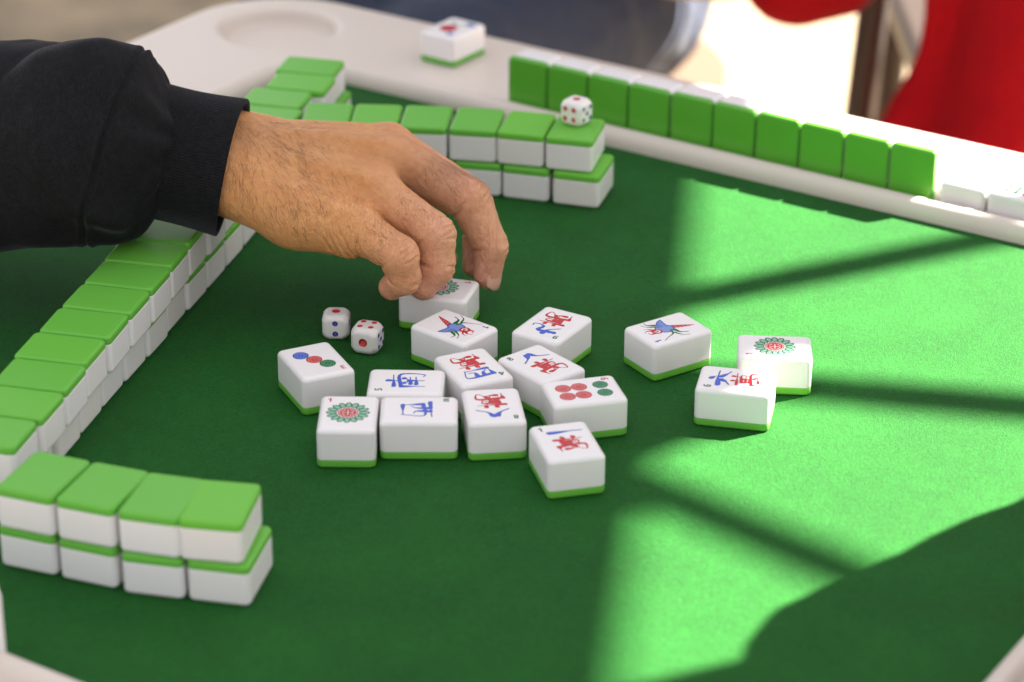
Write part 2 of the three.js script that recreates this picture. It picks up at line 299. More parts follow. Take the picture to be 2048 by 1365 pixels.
const FACES = {
  bird: c => { bird(c); index(c, '1', INK.b); },
  wan9: c => { glyph(c, 'jiu', INK.b, 200, 152, 190, 120, 25); glyph(c, 'wan', INK.r, 205, 330, 210, 190, 19); index(c, '9', INK.g); },
  wan8: c => { glyph(c, 'ba', INK.b, 205, 150, 200, 105, 26); glyph(c, 'wan', INK.r, 205, 325, 210, 190, 19); index(c, '8', INK.g); },
  wan4: c => { glyph(c, 'si', INK.b, 205, 150, 200, 115, 21); glyph(c, 'wan', INK.r, 205, 325, 210, 190, 19); index(c, '4', INK.g); },
  wan6: c => { glyph(c, 'liu', INK.b, 200, 152, 190, 125, 25); glyph(c, 'wan', INK.r, 205, 330, 200, 200, 15); index(c, '6', INK.g); },
  wan1: c => { glyph(c, 'yi', INK.b, 215, 135, 200, 50, 26); glyph(c, 'wan', INK.r, 205, 300, 210, 180, 19); index(c, '1', INK.g); },
  dot1: c => { blossom(c, CW / 2, CH / 2, 138); index(c, '1', INK.r); },
  dot3: c => { coin(c, 138, 170, 55, INK.g, INK.lg); coin(c, 200, 262, 55, INK.r, '#e79a9a'); coin(c, 262, 354, 55, INK.b, INK.lb); index(c, '3', INK.r); },
  dot6: c => { for (const x of [140, 258]) { coin(c, x, 128, 52, INK.g, INK.lg); for (const y of [275, 385]) coin(c, x, y, 54, INK.r, '#e79a9a'); } index(c, '6', INK.r); },
  south: c => { glyph(c, 'nan', INK.b, 200, 262, 200, 240, 20); index(c, 'S', INK.g); },
  west: c => { glyph(c, 'xi', INK.b, 200, 270, 190, 230, 20); index(c, 'W', INK.g); },
  flower: c => { for (let i = 0; i < 7; i++) { const a = i * 0.9; c.fillStyle = INK.r; c.beginPath(); c.arc(215 + Math.cos(a) * 46, 220 + Math.sin(a) * 46, 40, 0, 7); c.fill(); } c.fillStyle = c.strokeStyle = INK.g; brush(c, [[.3, .9], [.42, .7], [.55, .5]], 20, 0, 0, CW, CH); brush(c, [[.75, .75], [.6, .7], [.48, .66]], 24, 0, 0, CW, CH); glyph(c, 'liu', INK.b, 95, 400, 100, 90, 18); c.fillStyle = INK.b; c.beginPath(); c.arc(120, 110, 34, 0, 7); c.fill(); },
  blank: () => {},
  bamboo: c => { for (const x of [115, 192, 270]) for (const y of [140, 350]) { c.fillStyle = INK.g; c.beginPath(); c.ellipse(x, y - 40, 17, 42, 0, 0, 7); c.ellipse(x, y + 40, 17, 42, 0, 0, 7); c.fill(); } index(c, '6', INK.g); },
};
const faceMats = {};
function faceMat(k) {
  if (faceMats[k]) return faceMats[k];
  const make = () => { const e = document.createElement('canvas'); e.width = CW; e.height = CH; const c = e.getContext('2d'); c.fillStyle = '#ffffff'; c.fillRect(0, 0, CW, CH); return [e, c]; };
  const [e, c] = make(); FACES[k](c);
  const t = new THREE.CanvasTexture(e); t.colorSpace = THREE.SRGBColorSpace; t.magFilter = THREE.LinearFilter; t.anisotropy = 8;
  const b = new THREE.CanvasTexture(e); b.magFilter = THREE.LinearFilter;
  return faceMats[k] = new THREE.MeshPhysicalMaterial({ color: mWhite.color, map: t, bumpMap: b, bumpScale: 0.0005, roughness: 0.27, specularIntensity: 0.9 });
}
const greens = [0, 1, 2, 3].map(i => { const m = mGreen.clone(); m.color = lin(0.14 * (0.94 + 0.04 * i), 0.46 * (0.95 + 0.03 * i), 0.05 * (1.1 - 0.07 * i)); m.roughness = 0.3 + 0.03 * i; m.specularIntensity = 0.42; return m; });
const whites = [0, 1, 2, 3].map(i => { const m = mWhite.clone(); m.color = lin(0.80, 0.78 - 0.006 * i, 0.775 - 0.016 * i); m.roughness = 0.24 + 0.02 * i; return m; });
let tone = 0;
function tileParts(o, face) {
  tone = Math.floor(rnd() * 4);
  part('back', gBack, greens[tone], o); part('body', face ? gBodyOpen : gBody, face ? mWhite : whites[tone], o);
  if (face) part('face', gFace, faceMat(face), o);
}
function faceUp(name, label, face, x, z, th, dir, y = 0, group) {     // th: direction of the long side in the x-z plane, dir +1 / -1: where the top of the design points
  const o = thing(name, label, 'mahjong tile', group); tileParts(o, face);
  const dx = Math.cos(th) * dir, dz = Math.sin(th) * dir;
  o.position.set(x * S, y * S, z * S); o.rotation.y = Math.atan2(-dx, -dz); return o;
}
const EPS = 0.006;
const ORD = ['first', 'second', 'third', 'fourth', 'fifth', 'sixth', 'seventh', 'eighth', 'ninth', 'tenth', 'eleventh', 'twelfth', 'thirteenth', 'fourteenth', 'fifteenth', 'sixteenth', 'seventeenth', 'eighteenth'];
faceUp('mahjong_tile', 'face-up bird tile touching the back of the four-character tile', 'bird', -1.0498, 0.8955, 0.6846, 1, EPS);
faceUp('mahjong_tile', 'face-up tile with a blue nine over a red character and green 9', 'wan9', 0.7273, 0.7709, 2.1021, 1, EPS);
faceUp('mahjong_tile', 'face-up tile with a red character and green 8 wedged under the nine tile', 'wan8', 0.52, 2.375, 0.8762, -1, EPS);
faceUp('mahjong_tile', 'face-up tile with a blue four, a red character and green 4', 'wan4', -0.6764, 2.5215, 1.1311, 1, EPS);
faceUp('mahjong_tile', 'face-up tile with four red and two green coin dots', 'dot6', 1.2531, 3.4248, -0.2594, 1, EPS);
faceUp('mahjong_tile', 'face-up tile with a red character above blue eight strokes, beside the W tile', 'wan8', -0.3073, 4.0207, 1.4483, 1, EPS);
faceUp('mahjong_tile', 'face-up tile with one blue stroke over a red character', 'wan1', 0.9279, 5.2821, 1.3151, -1, EPS);
faceUp('mahjong_tile', 'face-up bird tile standing alone at the edge of the sunlit felt', 'bird', 2.8346, 0.9276, -0.586, -1, EPS);
faceUp('mahjong_tile', 'sunlit face-up tile with a green flower round a red centre, behind the six tile', 'dot1', 4.7089, 1.6501, 0.0679, -1, EPS);
faceUp('mahjong_tile', 'half sunlit face-up tile with a blue six and red character', 'wan6', 3.9167, 2.9836, 0.1958, -1, EPS);
faceUp('mahjong_tile', 'face-up tile with blue, red and green dots in a diagonal line', 'dot3', -3.4704, 2.3155, 1.1232, 1, EPS);
faceUp('mahjong_tile', 'face-up tile with a blue south character and green S', 'south', -1.8379, 3.13, 0.0195, -1, EPS);
faceUp('mahjong_tile', 'face-up tile with a blue west character and green W', 'west', -1.5789, 4.1816, -0.0153, 1, EPS);
faceUp('mahjong_tile', 'face-up shaded flower-dot tile beside the W tile', 'dot1', -2.7817, 4.33, 1.5729, -1, EPS);
faceUp('mahjong_tile', 'face-up flower-dot tile gripped under the fingers of the hand', 'dot1', -1.3725, -0.8003, 0.2637, 1, EPS);
faceUp('mahjong_tile', 'face-up tile with a red bloom lying alone on the cream rim', 'flower', -1.4502, -15.4569, 2.1818, 1, EPS);
for (let i = 0; i < 3; i++) { const [x, z] = uv2(4.6 + i * 1.06 + jit(0.01), -9.9 - L / 2); faceUp('mahjong_tile', ['sunlit blank-looking tile lying on the rim, touching the standing green row', 'sunlit face-up tile with faint green marks lying second from the standing green row', 'face-up tile lying on the rim third from the standing green row'][i], i ? 'bamboo' : 'blank', x, z, TANG - Math.PI / 2 + jit(0.01), 1, EPS, 'tiles laid flat beside the standing row'); }
{ const [x, z] = uv2(13.5, 6.3); faceUp('mahjong_tile', 'face-up tile lying on the shaded rim corner away from the hand', 'wan4', x, z, TANG - Math.PI / 2 + 0.35, 1, EPS); }
// face-down tile: green back on top
const protos = [0, 1, 2, 3, 4, 5].map(() => { const p = new THREE.Group(); tileParts(p, null); p.children.forEach(m => { m.rotation.z = Math.PI; m.position.y = T * S; }); return p; });
function faceDown(x, z, layer, th, label, group) {
  const o = protos[Math.floor(rnd() * 6)].clone(); o.name = numbered('mahjong_tile'); o.userData = { label, category: 'mahjong tile', group }; scene.add(o);
  o.position.set(x * S, (EPS + layer * (T + 0.004)) * S, z * S); o.rotation.y = Math.PI / 2 - th; return o;
}
// wall running beneath the sleeve
for (let k = 0; k < 18; k++) for (const layer of [0, 1]) {
  const a = layer ? [0.225, -0.974] : [0.2475, -0.969], s = layer ? [-7.93, 7.07] : [-8.2, 6.95], d = (k + 0.5) * 1.04, n = [-a[1] * -1, -a[0]];
  const off = L / 2 + jit(0.035) - (layer && k === 16 ? 0.07 : 0) + (layer && k === 15 ? 0.12 : 0);
  faceDown(s[0] + a[0] * d + n[0] * off, s[1] + a[1] * d + n[1] * off, layer, Math.atan2(n[1], n[0]) + jit(0.012),
    `${layer ? 'green-backed upper' : 'lower'} tile of the long wall beneath the sleeve, ${ORD[k]} from the short wall`, layer ? 'upper layer of the long wall' : 'lower layer of the long wall');
}
// wall that carries the die
const D2 = Math.PI / 180;
for (const [x, z, a, i] of [[1.29, -7.14, 13.3], [0.28, -7.41, 13], [-0.76, -7.62, 8], [-1.83, -7.74, 5], [-2.88, -7.80, 3], [-3.91, -7.85, 2.5]].map((q, i) => [...q, i]))
  faceDown(x, z, 1, a * D2 - Math.PI / 2, i ? `green-backed upper tile of the wall behind the hand, ${ORD[i]} counting from under the die` : 'green-backed upper tile carrying the die at the end of its wall', 'upper layer of the wall carrying a die');
for (const [x, z, a, i] of [[1.47, -7.0, 16], [0.42, -7.31, 15], [-0.62, -7.58, 11], [-1.68, -7.74, 6], [-2.73, -7.82, 3], [-3.76, -7.87, 2]].map((q, i) => [...q, i]))
  faceDown(x, z, 0, a * D2 - Math.PI / 2, `lower tile of the wall carrying the die, ${ORD[i]} from the die's end`, 'lower layer of the wall carrying a die');
// short wall end, closest to the camera
for (const [x, z, a, i] of [[-4.48, 8.72, 8.7], [-5.39, 8.53, 14], [-6.36, 8.22, 19], [-7.34, 7.87, 20]].map((q, i) => [...q, i]))
  faceDown(x, z, 1, a * D2 - Math.PI / 2, `green-backed upper tile of the short wall, ${ORD[i]} from its free end`, 'upper layer of the short wall');
for (const [x, z, a, i] of [[-4.36, 8.74, 11.5], [-5.39, 8.54, 12], [-6.36, 8.2, 20], [-7.36, 7.82, 20]].map((q, i) => [...q, i]))
  faceDown(x, z, 0, a * D2 - Math.PI / 2, `lower tile of the short wall, ${ORD[i]} from its free end`, 'lower layer of the short wall');
// standing row on the far rim
for (let i = 0; i < 10; i++) {
  const o = thing('mahjong_tile', `tile standing upright on the rim, green back showing, ${ORD[9 - i]} from the flat sunlit tiles`, 'mahjong tile', 'tiles standing in a row on the rim');
  const inner = [['back', gBack, mGreen], ['body', gBody, mWhite]].map(([n, g, m]) => { const p = part(n, g, m, o); p.rotation.x = -Math.PI / 2; p.position.set(0, (L / 2) * S, 0); return p; });
  const [x, z] = uv2(-6.47 + (i + 0.5) * 1.045, -9.9 + jit(0.02));
  o.position.set(x * S, EPS * S, z * S); o.rotation.y = -TANG + jit(0.006);
}
// one tile standing on the near rim
{
  const o = thing('mahjong_tile', 'cream tile standing on the felt against the near rim, by the short wall', 'mahjong tile');
  for (const [n, g, m] of [['back', gBack, mGreen], ['body', gBody, mWhite]]) { const p = part(n, g, m, o); p.rotation.x = Math.PI / 2; p.position.set(0, (L / 2) * S, 0); }
  o.position.set(-8.12 * S, EPS * S, 10.75 * S); o.rotation.y = -TANG + 0.9;
}

// ---------------------------------------------------------------- dice
function makeDie(label, faces, x, y, z, turn, size) {      // faces: top, front, right, back, left, bottom
  const o = thing('die', label, 'die'), h = size / 2;
  const spots = { 1: [[0, 0]], 2: [[0, -.42], [0, .42]], 3: [[-.45, -.45], [0, 0], [.45, .45]], 4: [[-.4, -.4], [.4, -.4], [-.4, .4], [.4, .4]], 5: [[-.45, -.45], [.45, -.45], [0, 0], [-.45, .45], [.45, .45]], 6: [[-.38, -.5], [-.38, 0], [-.38, .5], [.38, -.5], [.38, 0], [.38, .5]] };
  // cube with ball-rounded corners
  const g0 = new THREE.BoxGeometry(2, 2, 2, 28, 28, 28), p = g0.attributes.position, q = V();
  for (let i = 0; i < p.count; i++) { q.fromBufferAttribute(p, i); const inner = 0.56, c = V(clamp(q.x, -inner, inner), clamp(q.y, -inner, inner), clamp(q.z, -inner, inner)), d = q.clone().sub(c); if (d.lengthSq() > 0) d.normalize().multiplyScalar(1 - inner); c.add(d); const l = c.length(); if (l > 1.3) c.multiplyScalar(1.3 / l + (1 - 1.3 / l) * 0.3); p.setXYZ(i, c.x * h * S, c.y * h * S, c.z * h * S); }
  g0.computeVertexNormals(); for (let i = 0; i < p.count; i++) { q.fromBufferAttribute(p, i); }
  const dirs = [[0, 1, 0], [0, 0, 1], [1, 0, 0], [0, 0, -1], [-1, 0, 0], [0, -1, 0]], ev = new Evaluator(); ev.useGroups = false; ev.attributes = ['position', 'normal', 'uv'];
  const cutters = [], pips = [];
  faces.forEach((n, f) => {
    const d = V(...dirs[f]), a = Math.abs(d.y) > 0.5 ? V(1, 0, 0) : V(0, 1, 0), b = d.clone().cross(a);
    const r = n === 1 ? 0.3 : n === 4 ? 0.19 : n === 2 ? 0.2 : 0.17, R = r * 1.25, drop = Math.sqrt(R * R - r * r) * 0.9;
    for (const [s, t] of spots[n]) {
      const c = d.clone().multiplyScalar(1 + drop - 0.01).addScaledVector(a, t).addScaledVector(b, s).multiplyScalar(h * S);
      const sp = new THREE.SphereGeometry(R * h * S, 20, 14); sp.translate(c.x, c.y, c.z); cutters.push(sp);
      const cap = new THREE.SphereGeometry(R * h * S * 0.985, 20, 8, 0, Math.PI * 2, 0, Math.acos(drop * 0.93 / R)); cap.applyQuaternion(new THREE.Quaternion().setFromUnitVectors(V(0, 1, 0), d.clone().negate())); cap.translate(c.x, c.y, c.z);
      pips.push([cap, n === 1 || n === 4 ? mRed : mBlue]);
    }
  });
  let b = new Brush(g0); b.updateMatrixWorld();
  for (const c of cutters) { const k = new Brush(c); k.updateMatrixWorld(); b = ev.evaluate(b, k, SUBTRACTION); }
  part('cube', b.geometry, mDie, o);
  for (const [c, m] of pips) { m.side = THREE.DoubleSide; part('pip', c, m, o); }
  o.position.set(x * S, (y + h) * S, z * S); o.rotation.y = turn;
}
makeDie('white die with a single red spot on top and two blue spots in front', [1, 2, 3, 5, 4, 6], -3.27, EPS, -0.18, -0.03, 0.5);
makeDie('white die with four red spots on top and one big red spot in front', [4, 1, 5, 6, 2, 3], -2.66, EPS, 0.42, -0.28, 0.52);
makeDie('white die resting on top of the tile wall', [1, 4, 5, 3, 2, 6], 1.31, 2 * T + EPS + 0.008, -7.42, -0.62, 0.53);

// ---------------------------------------------------------------- hand and sleeve
const JOINTS = {
  index: [[-2.370, 2.747, -2.839, 0.431], [-0.933, 1.965, -2.459, 0.346], [-0.662, 1.260, -2.172, 0.290], [-0.707, 0.672, -1.942, 0.253]],
  middle: [[-2.204, 2.788, -2.081, 0.468], [-0.825, 2.121, -1.701, 0.412], [-0.397, 1.267, -1.453, 0.309], [-0.471, 0.730, -1.359, 0.262]],
  ring: [[-2.538, 2.509, -1.111, 0.440], [-1.448, 1.938, -0.445, 0.393], [-1.402, 1.38, -0.318, 0.337], [-1.652, 1.013, -0.251, 0.281]],
  pinky: [[-2.937, 2.167, -0.334, 0.421], [-2.073, 1.849, 0.266, 0.356], [-1.99, 1.385, 0.213, 0.309], [-2.22, 1.123, 0.062, 0.243]],
  thumb: [[-4.461, 2.353, -2.814, 0.487], [-3.242, 1.712, -3.003, 0.393], [-2.179, 1.220, -2.820, 0.337], [-1.396, 0.655, -2.323, 0.262]],
};
const PALM = [
  [[-7.351, 3.073, -2.553, 0.730], [-5.338, 2.949, -2.437, 0.618]],
  [[-7.318, 2.950, -1.548, 0.749], [-5.356, 2.711, -1.376, 0.590]],
  [[-5.338, 2.949, -2.437, 0.618], [-4.813, 2.876, -2.679, 0.440]],
  [[-4.813, 2.876, -2.679, 0.440], [-2.370, 2.747, -2.839, 0.431]],
  [[-5.219, 2.895, -1.966, 0.581], [-2.204, 2.771, -2.072, 0.459]],
  [[-5.228, 2.816, -1.539, 0.562], [-2.538, 2.509, -1.111, 0.449]],
  [[-5.309, 2.712, -1.377, 0.590], [-2.939, 2.172, -0.369, 0.449]],
  [[-5.168, 2.478, -1.263, 0.524], [-4.021, 2.221, -0.749, 0.599]],
  [[-4.021, 2.221, -0.749, 0.599], [-2.988, 2.028, -0.377, 0.487]],
  [[-4.607, 2.541, -2.350, 0.562], [-3.194, 1.960, -2.290, 0.562]],
  [[-3.607, 2.643, -1.621, 0.562], [-2.672, 2.480, -1.542, 0.515]],
];
const FINGERS = Object.values(JOINTS);
// skin creases: over the outer side of each bend and inside it
const CREASES = [];
const v3 = a => V(a[0], a[1], a[2]);
for (const [name, f] of Object.entries(JOINTS)) for (const j of [1, 2]) {
  const p = v3(f[j]), a = p.clone().sub(v3(f[j - 1])).normalize(), b = v3(f[j + 1]).sub(p).normalize(), out = a.clone().sub(b).normalize(), lat = a.clone().cross(b).normalize(), tan = a.clone().add(b).normalize(), r = f[j][3];
  const n = j === 1 ? 5 : 3;
  for (let i = 0; i < n; i++) {
    const s = (i - (n - 1) / 2) * (j === 1 ? 0.1 : 0.085) * r / 0.35;
    CREASES.push({ p: p.clone().addScaledVector(out, r).addScaledVector(tan, s + jit(0.012)), t: tan.clone().addScaledVector(lat, jit(0.25)).normalize(), o: out, len: r * (0.62 + rnd() * 0.2), w: 0.024 + rnd() * 0.012, d: 0.012 + rnd() * 0.026 });
  }
  const inn = out.clone().negate();
  CREASES.push({ p: p.clone().addScaledVector(inn, r * 0.75), t: tan, o: inn, len: r * 1.2, w: 0.045, d: 0.05 });
}
// creases on the ulnar edge, below the little finger's root
for (let i = 0; i < 6; i++) CREASES.push({ p: V(-3.35 + i * 0.13, 1.86 - i * 0.01, -0.05 + i * 0.04), t: V(0.95, 0.2 + jit(0.3), 0.1).normalize(), o: V(-0.1, -0.5, 0.85), len: 0.3 + rnd() * 0.2, w: 0.025, d: 0.035 });
const TENDONS = [
  [[-4.4, 3.2, -2.4, 0.05], [-2.5, 3.12, -2.45, 0.1]], [[-4.3, 3.27, -1.95, 0.06], [-2.4, 3.17, -1.85, 0.14]],
  [[-4.3, 3.13, -1.3, 0.05], [-2.75, 2.9, -0.9, 0.09]], [[-4.2, 2.82, -0.75, 0.04], [-3.1, 2.55, -0.12, 0.08]],
];
const VEINS = [[[-4.9, 3.2, -1.5], [-4.3, 3.2, -1.62], [-3.7, 3.1, -1.45], [-3.2, 2.98, -1.25]], [[-4.6, 2.95, -0.9], [-4.0, 2.9, -0.85], [-3.5, 2.7, -0.55]]];
function handField(x, y, z, detail) {
  let d = 9;
  for (const c of PALM) d = smin(d, cone(x, y, z, c[0], c[1]), 0.3);
  for (const c of TENDONS) d = smin(d, cone(x, y, z, c[0], c[1]), 0.22);
  for (const v of VEINS) for (let i = 0; i < v.length - 1; i++) d = smin(d, Math.hypot(0, cone(x, y, z, [...v[i], 0.045], [...v[i + 1], 0.045])) * Math.sign(cone(x, y, z, [...v[i], 0.045], [...v[i + 1], 0.045])), 0.12);
  let fm = 9;
  for (let q = 0; q < 5; q++) {
    const f = FINGERS[q];
    let e = cone(x, y, z, f[0], f[1]);
    if (e > 1.6) { e = Math.min(e, cone(x, y, z, f[1], f[2]), cone(x, y, z, f[2], f[3])); }
    else { e = smin(e, cone(x, y, z, f[1], f[2]), 0.12); e = smin(e, cone(x, y, z, f[2], f[3]), 0.1); }
    fm = smin(fm, e, 0.035);
  }
  d = smin(d, fm, 0.13);
  if (detail && Math.abs(d) < 0.25) {
    for (const c of CREASES) {
      const px = x - c.p.x, py = y - c.p.y, pz = z - c.p.z, dd = px * px + py * py + pz * pz;
      if (dd > 0.5) continue;
      const wob = 0.03 * noise3(x * 5, y * 5, z * 5), s = px * c.t.x + py * c.t.y + pz * c.t.z + wob, l2 = Math.max(0, dd - s * s);
      d += c.d * Math.exp(-((s / c.w) ** 2)) * Math.exp(-((l2 / (c.len * c.len)) ** 2));
    }
    d += 0.011 * noise3(x * 2.6, y * 2.6, z * 2.6) + 0.005 * noise3(x * 8 + 7, y * 8, z * 8) + 0.004 * noise3(x * 24, y * 24 + 3, z * 24);
  }
  return d;
}
// skin relief: fine crossing furrows
const skinCells = []; { const n = 44; for (let j = 0; j < n; j++) for (let i = 0; i < n; i++) skinCells.push([(i + 0.1 + 0.8 * rnd()) / n, (j + 0.1 + 0.8 * rnd()) / n]); }
const skinBump = noiseTex(512, (x, y) => {
  const n = 44, fx = x / 512, fy = y / 512, ci = Math.floor(fx * n), cj = Math.floor(fy * n); let a = 9, b = 9;
  for (let j = -1; j <= 1; j++) for (let i = -1; i <= 1; i++) { const gi = (ci + i + n) % n, gj = (cj + j + n) % n, s = skinCells[gj * n + gi]; let dx = Math.abs(fx - s[0]), dy = Math.abs(fy - s[1]); dx = Math.min(dx, 1 - dx); dy = Math.min(dy, 1 - dy) * 0.5; const q = Math.hypot(dx, dy) * n; if (q < a) { b = a; a = q; } else if (q < b) b = q; }
  const h = 60 + 190 * Math.min(1, (b - a) * 2.2) + 30 * (rnd() - 0.5) + 60 * (vnoise(gB, x / 16, y / 16) - 0.5); return [h, h, h];
});
skinBump.repeat.set(1 / 0.027, 1 / 0.027);
const mSkin = new THREE.MeshPhysicalMaterial({ color: 0xffffff, vertexColors: true, bumpMap: skinBump, bumpScale: 0.00036, roughness: 0.4, specularIntensity: 1.0, sheen: 0.12, sheenColor: lin(0.9, 0.5, 0.35), sheenRoughness: 0.5 });
const TIPS = FINGERS.map(f => f[3]), PIPS = FINGERS.slice(0, 4).map(f => f[1]), MCPS = FINGERS.slice(0, 4).map(f => f[0]);
function skinColor(x, y, z) {
  // pigment: redder fingertips and knuckles, small blotches and freckles
  const near = (a, r) => Math.max(...a.map(p => Math.exp(-(((x - p[0]) ** 2 + (y - p[1]) ** 2 + (z - p[2]) ** 2) / (r * r)))));
  const tip = near(TIPS, 0.42), kn = near(PIPS, 0.42), m = 0.5 + 0.5 * noise3(x * 2.2, y * 2.2, z * 2.2), s = noise3(x * 9, y * 9, z * 9), f = noise3(x * 20 + 5, y * 20, z * 20);
  const fin = clamp((x + 2.9) / 1.6, 0, 1);
  let r = 0.665, g = 0.306 + 0.01 * fin, b = 0.112 + 0.06 * fin;
  r *= 1 + 0.10 * (m - 0.5) + 0.05 * s + 0.05 * f; g *= 1 + 0.16 * (m - 0.5) + 0.09 * s + 0.08 * f; b *= 1 + 0.2 * (m - 0.5) + 0.12 * s + 0.1 * f;
  r += 0.02 * tip; g -= 0.01 * tip * (1 + s); b += 0.05 * tip; r -= 0.03 * kn * m; g -= 0.04 * kn * m;
  return [r, g, b];
}
const person = thing('person', 'arm in a black sweatshirt sleeve, hand reaching down to pick up a tile', 'person');
const armUV = (x, y, z) => [x, Math.atan2(z + 1.8, y - 2.6) * 1.1];
const handGeo = surfaceNets((x, y, z) => handField(x, y, z, true), [-6.6, 0.3, -3.7], [0.1, 3.6, 0.9], 0.026, armUV, skinColor);
part('hand', handGeo, mSkin, person);
// nails
const mNail = new THREE.MeshPhysicalMaterial({ color: lin(0.68, 0.38, 0.28), roughness: 0.25, clearcoat: 0.3 });
for (const f of FINGERS) {
  const curled = f === JOINTS.ring || f === JOINTS.pinky, a = v3(f[2]), b = v3(f[3]), ax = b.clone().sub(a).normalize(), prev = a.clone().sub(v3(f[1])).normalize();
  let dor = prev.clone().addScaledVector(ax, -prev.dot(ax)).normalize(); if (f === JOINTS.middle) { dor.addScaledVector(V(0, 0.437, 0.899), 0.55); dor.addScaledVector(ax, -dor.dot(ax)).normalize(); } const lat = ax.clone().cross(dor);
  const nu = 12, nv = 10, P = [], I = [], r = f[3][3];
  for (const off of [curled ? 0.002 : 0.012, -0.03]) for (let j = 0; j <= nv; j++) for (let i = 0; i <= nu; i++) {
    const t = j / nv, ph = (i / nu * 2 - 1) * 0.92, end = Math.abs(i / nu * 2 - 1), s = (curled ? -0.2 : -0.27) + ((curled ? 0.3 : 0.52) - 0.09 * end * end) * t + 0.07 * end * end * (1 - t);
    const rr = (r + off) * (s > 0.05 ? Math.sqrt(Math.max(0.1, 1 - ((s - 0.05) / (r * 1.75)) ** 2)) : 1);
    const p = b.clone().addScaledVector(ax, s).addScaledVector(dor, Math.cos(ph) * rr).addScaledVector(lat, Math.sin(ph) * rr); P.push(p.x * S, p.y * S, p.z * S);
  }
  const row = nu + 1, lay = row * (nv + 1);
  for (let j = 0; j < nv; j++) for (let i = 0; i < nu; i++) { const q = j * row + i; I.push(q, q + 1, q + row, q + 1, q + row + 1, q + row, lay + q, lay + q + row, lay + q + 1, lay + q + 1, lay + q + row, lay + q + row + 1); }
  const edge = []; for (let i = 0; i <= nu; i++) edge.push(i); for (let j = 1; j <= nv; j++) edge.push(j * row + nu); for (let i = nu - 1; i >= 0; i--) edge.push(nv * row + i); for (let j = nv - 1; j > 0; j--) edge.push(j * row);
  edge.forEach((e, i) => { const n = edge[(i + 1) % edge.length]; I.push(e, lay + e, n, n, lay + e, lay + n); });
  const g = new THREE.BufferGeometry(); g.setAttribute('position', new THREE.Float32BufferAttribute(P, 3)); g.setIndex(I); g.computeVertexNormals();
  part('fingernail', g, mNail, person);
}
// hair on the back of the hand and on the fingers
{
  const pos = handGeo.attributes.position, nor = handGeo.attributes.normal, n = pos.count, geos = [];
  const strand = (p, nrm, dir, len, rad) => {
    const k = 5, pts = []; let q = p.clone().addScaledVector(nrm, -0.02), d = dir.clone().addScaledVector(nrm, 0.55).normalize(); const bend = V(jit(1), jit(1), jit(1)).multiplyScalar(0.25);
    for (let i = 0; i <= k; i++) { pts.push(q.clone()); d.addScaledVector(nrm, -0.18).addScaledVector(bend, 0.35).normalize(); q = q.clone().addScaledVector(d, len / k); if (i > 0) { const f = handField(q.x, q.y, q.z, false); if (f < 0.012) q.addScaledVector(nrm, 0.014 - f); } }
    const P = [], I = [], side = d.clone().cross(nrm).normalize(), up = side.clone().cross(d).normalize();
    pts.forEach((c, i) => { const r = rad * (1 - 0.75 * i / k); for (let a = 0; a < 3; a++) { const w = a * 2.094; const v = c.clone().addScaledVector(side, Math.cos(w) * r).addScaledVector(up, Math.sin(w) * r); P.push(v.x * S, v.y * S, v.z * S); } });
    for (let i = 0; i < k; i++) for (let a = 0; a < 3; a++) { const b = (a + 1) % 3; I.push(i * 3 + a, i * 3 + 3 + a, i * 3 + 3 + b, i * 3 + a, i * 3 + 3 + b, i * 3 + b); }
    const g = new THREE.BufferGeometry(); g.setAttribute('position', new THREE.Float32BufferAttribute(P, 3)); g.setIndex(I); g.computeVertexNormals(); geos.push(g);
  };
  let made = 0, tries = 0; const p = V(), m = V();
  while (made < 850 && tries++ < 90000) {
    const i = Math.floor(rnd() * n); p.fromBufferAttribute(pos, i).divideScalar(S); m.fromBufferAttribute(nor, i);
    const facing = m.y * 0.55 + m.z * 0.83; if (facing < 0.35) continue;
    const t = (p.x + 5.4) / 2.5;                     // 0 at the wrist, 1 near the knuckles
    const across = (p.z + 2.6) / 2.4;                // 0 at the index side, 1 at the little finger's side
    let w = 0;
    if (t > -0.05 && t < 1.0) w = (t < 0.62 ? 1 : 1 - (t - 0.62) / 0.38) * clamp(0.25 + 1.5 * across, 0, 1) * (p.y < 2.25 ? 0.12 : 1) * clamp(0.75 + noise3(p.x * 1.5, p.y * 1.5, p.z * 1.5) * 0.45, 0, 1);
    let onFinger = false;
    for (const f of [JOINTS.middle, JOINTS.ring, JOINTS.pinky]) { const a = v3(f[0]), b = v3(f[1]), q = p.clone().sub(a).dot(b.clone().sub(a)) / b.clone().sub(a).lengthSq(); if (q > 0.3 && q < 0.85 && p.distanceTo(a.clone().lerp(b, q)) < f[1][3] + 0.12) { w = Math.max(w, 0.5); onFinger = true; } }
    if (rnd() > w) continue;
    const dir = onFinger ? V(0.5 + jit(0.5), -0.5 + jit(0.4), 0.7 + jit(0.5)) : V(0.42 + jit(0.3) - (t < 0.3 ? rnd() * 0.7 : 0), -0.8 + jit(0.2), 0.5 + jit(0.2));
    dir.addScaledVector(m, -dir.dot(m)).normalize();
    strand(p.clone(), m.clone(), dir, (onFinger ? 0.14 : 0.20) + rnd() * 0.22, 0.0018 + rnd() * 0.0009); made++;
  }
  const hair = part('hair', mergeGeometries(geos), new THREE.MeshStandardMaterial({ color: lin(0.018, 0.012, 0.009), roughness: 0.55 }), person); hair.userData.kind = 'stuff';
}
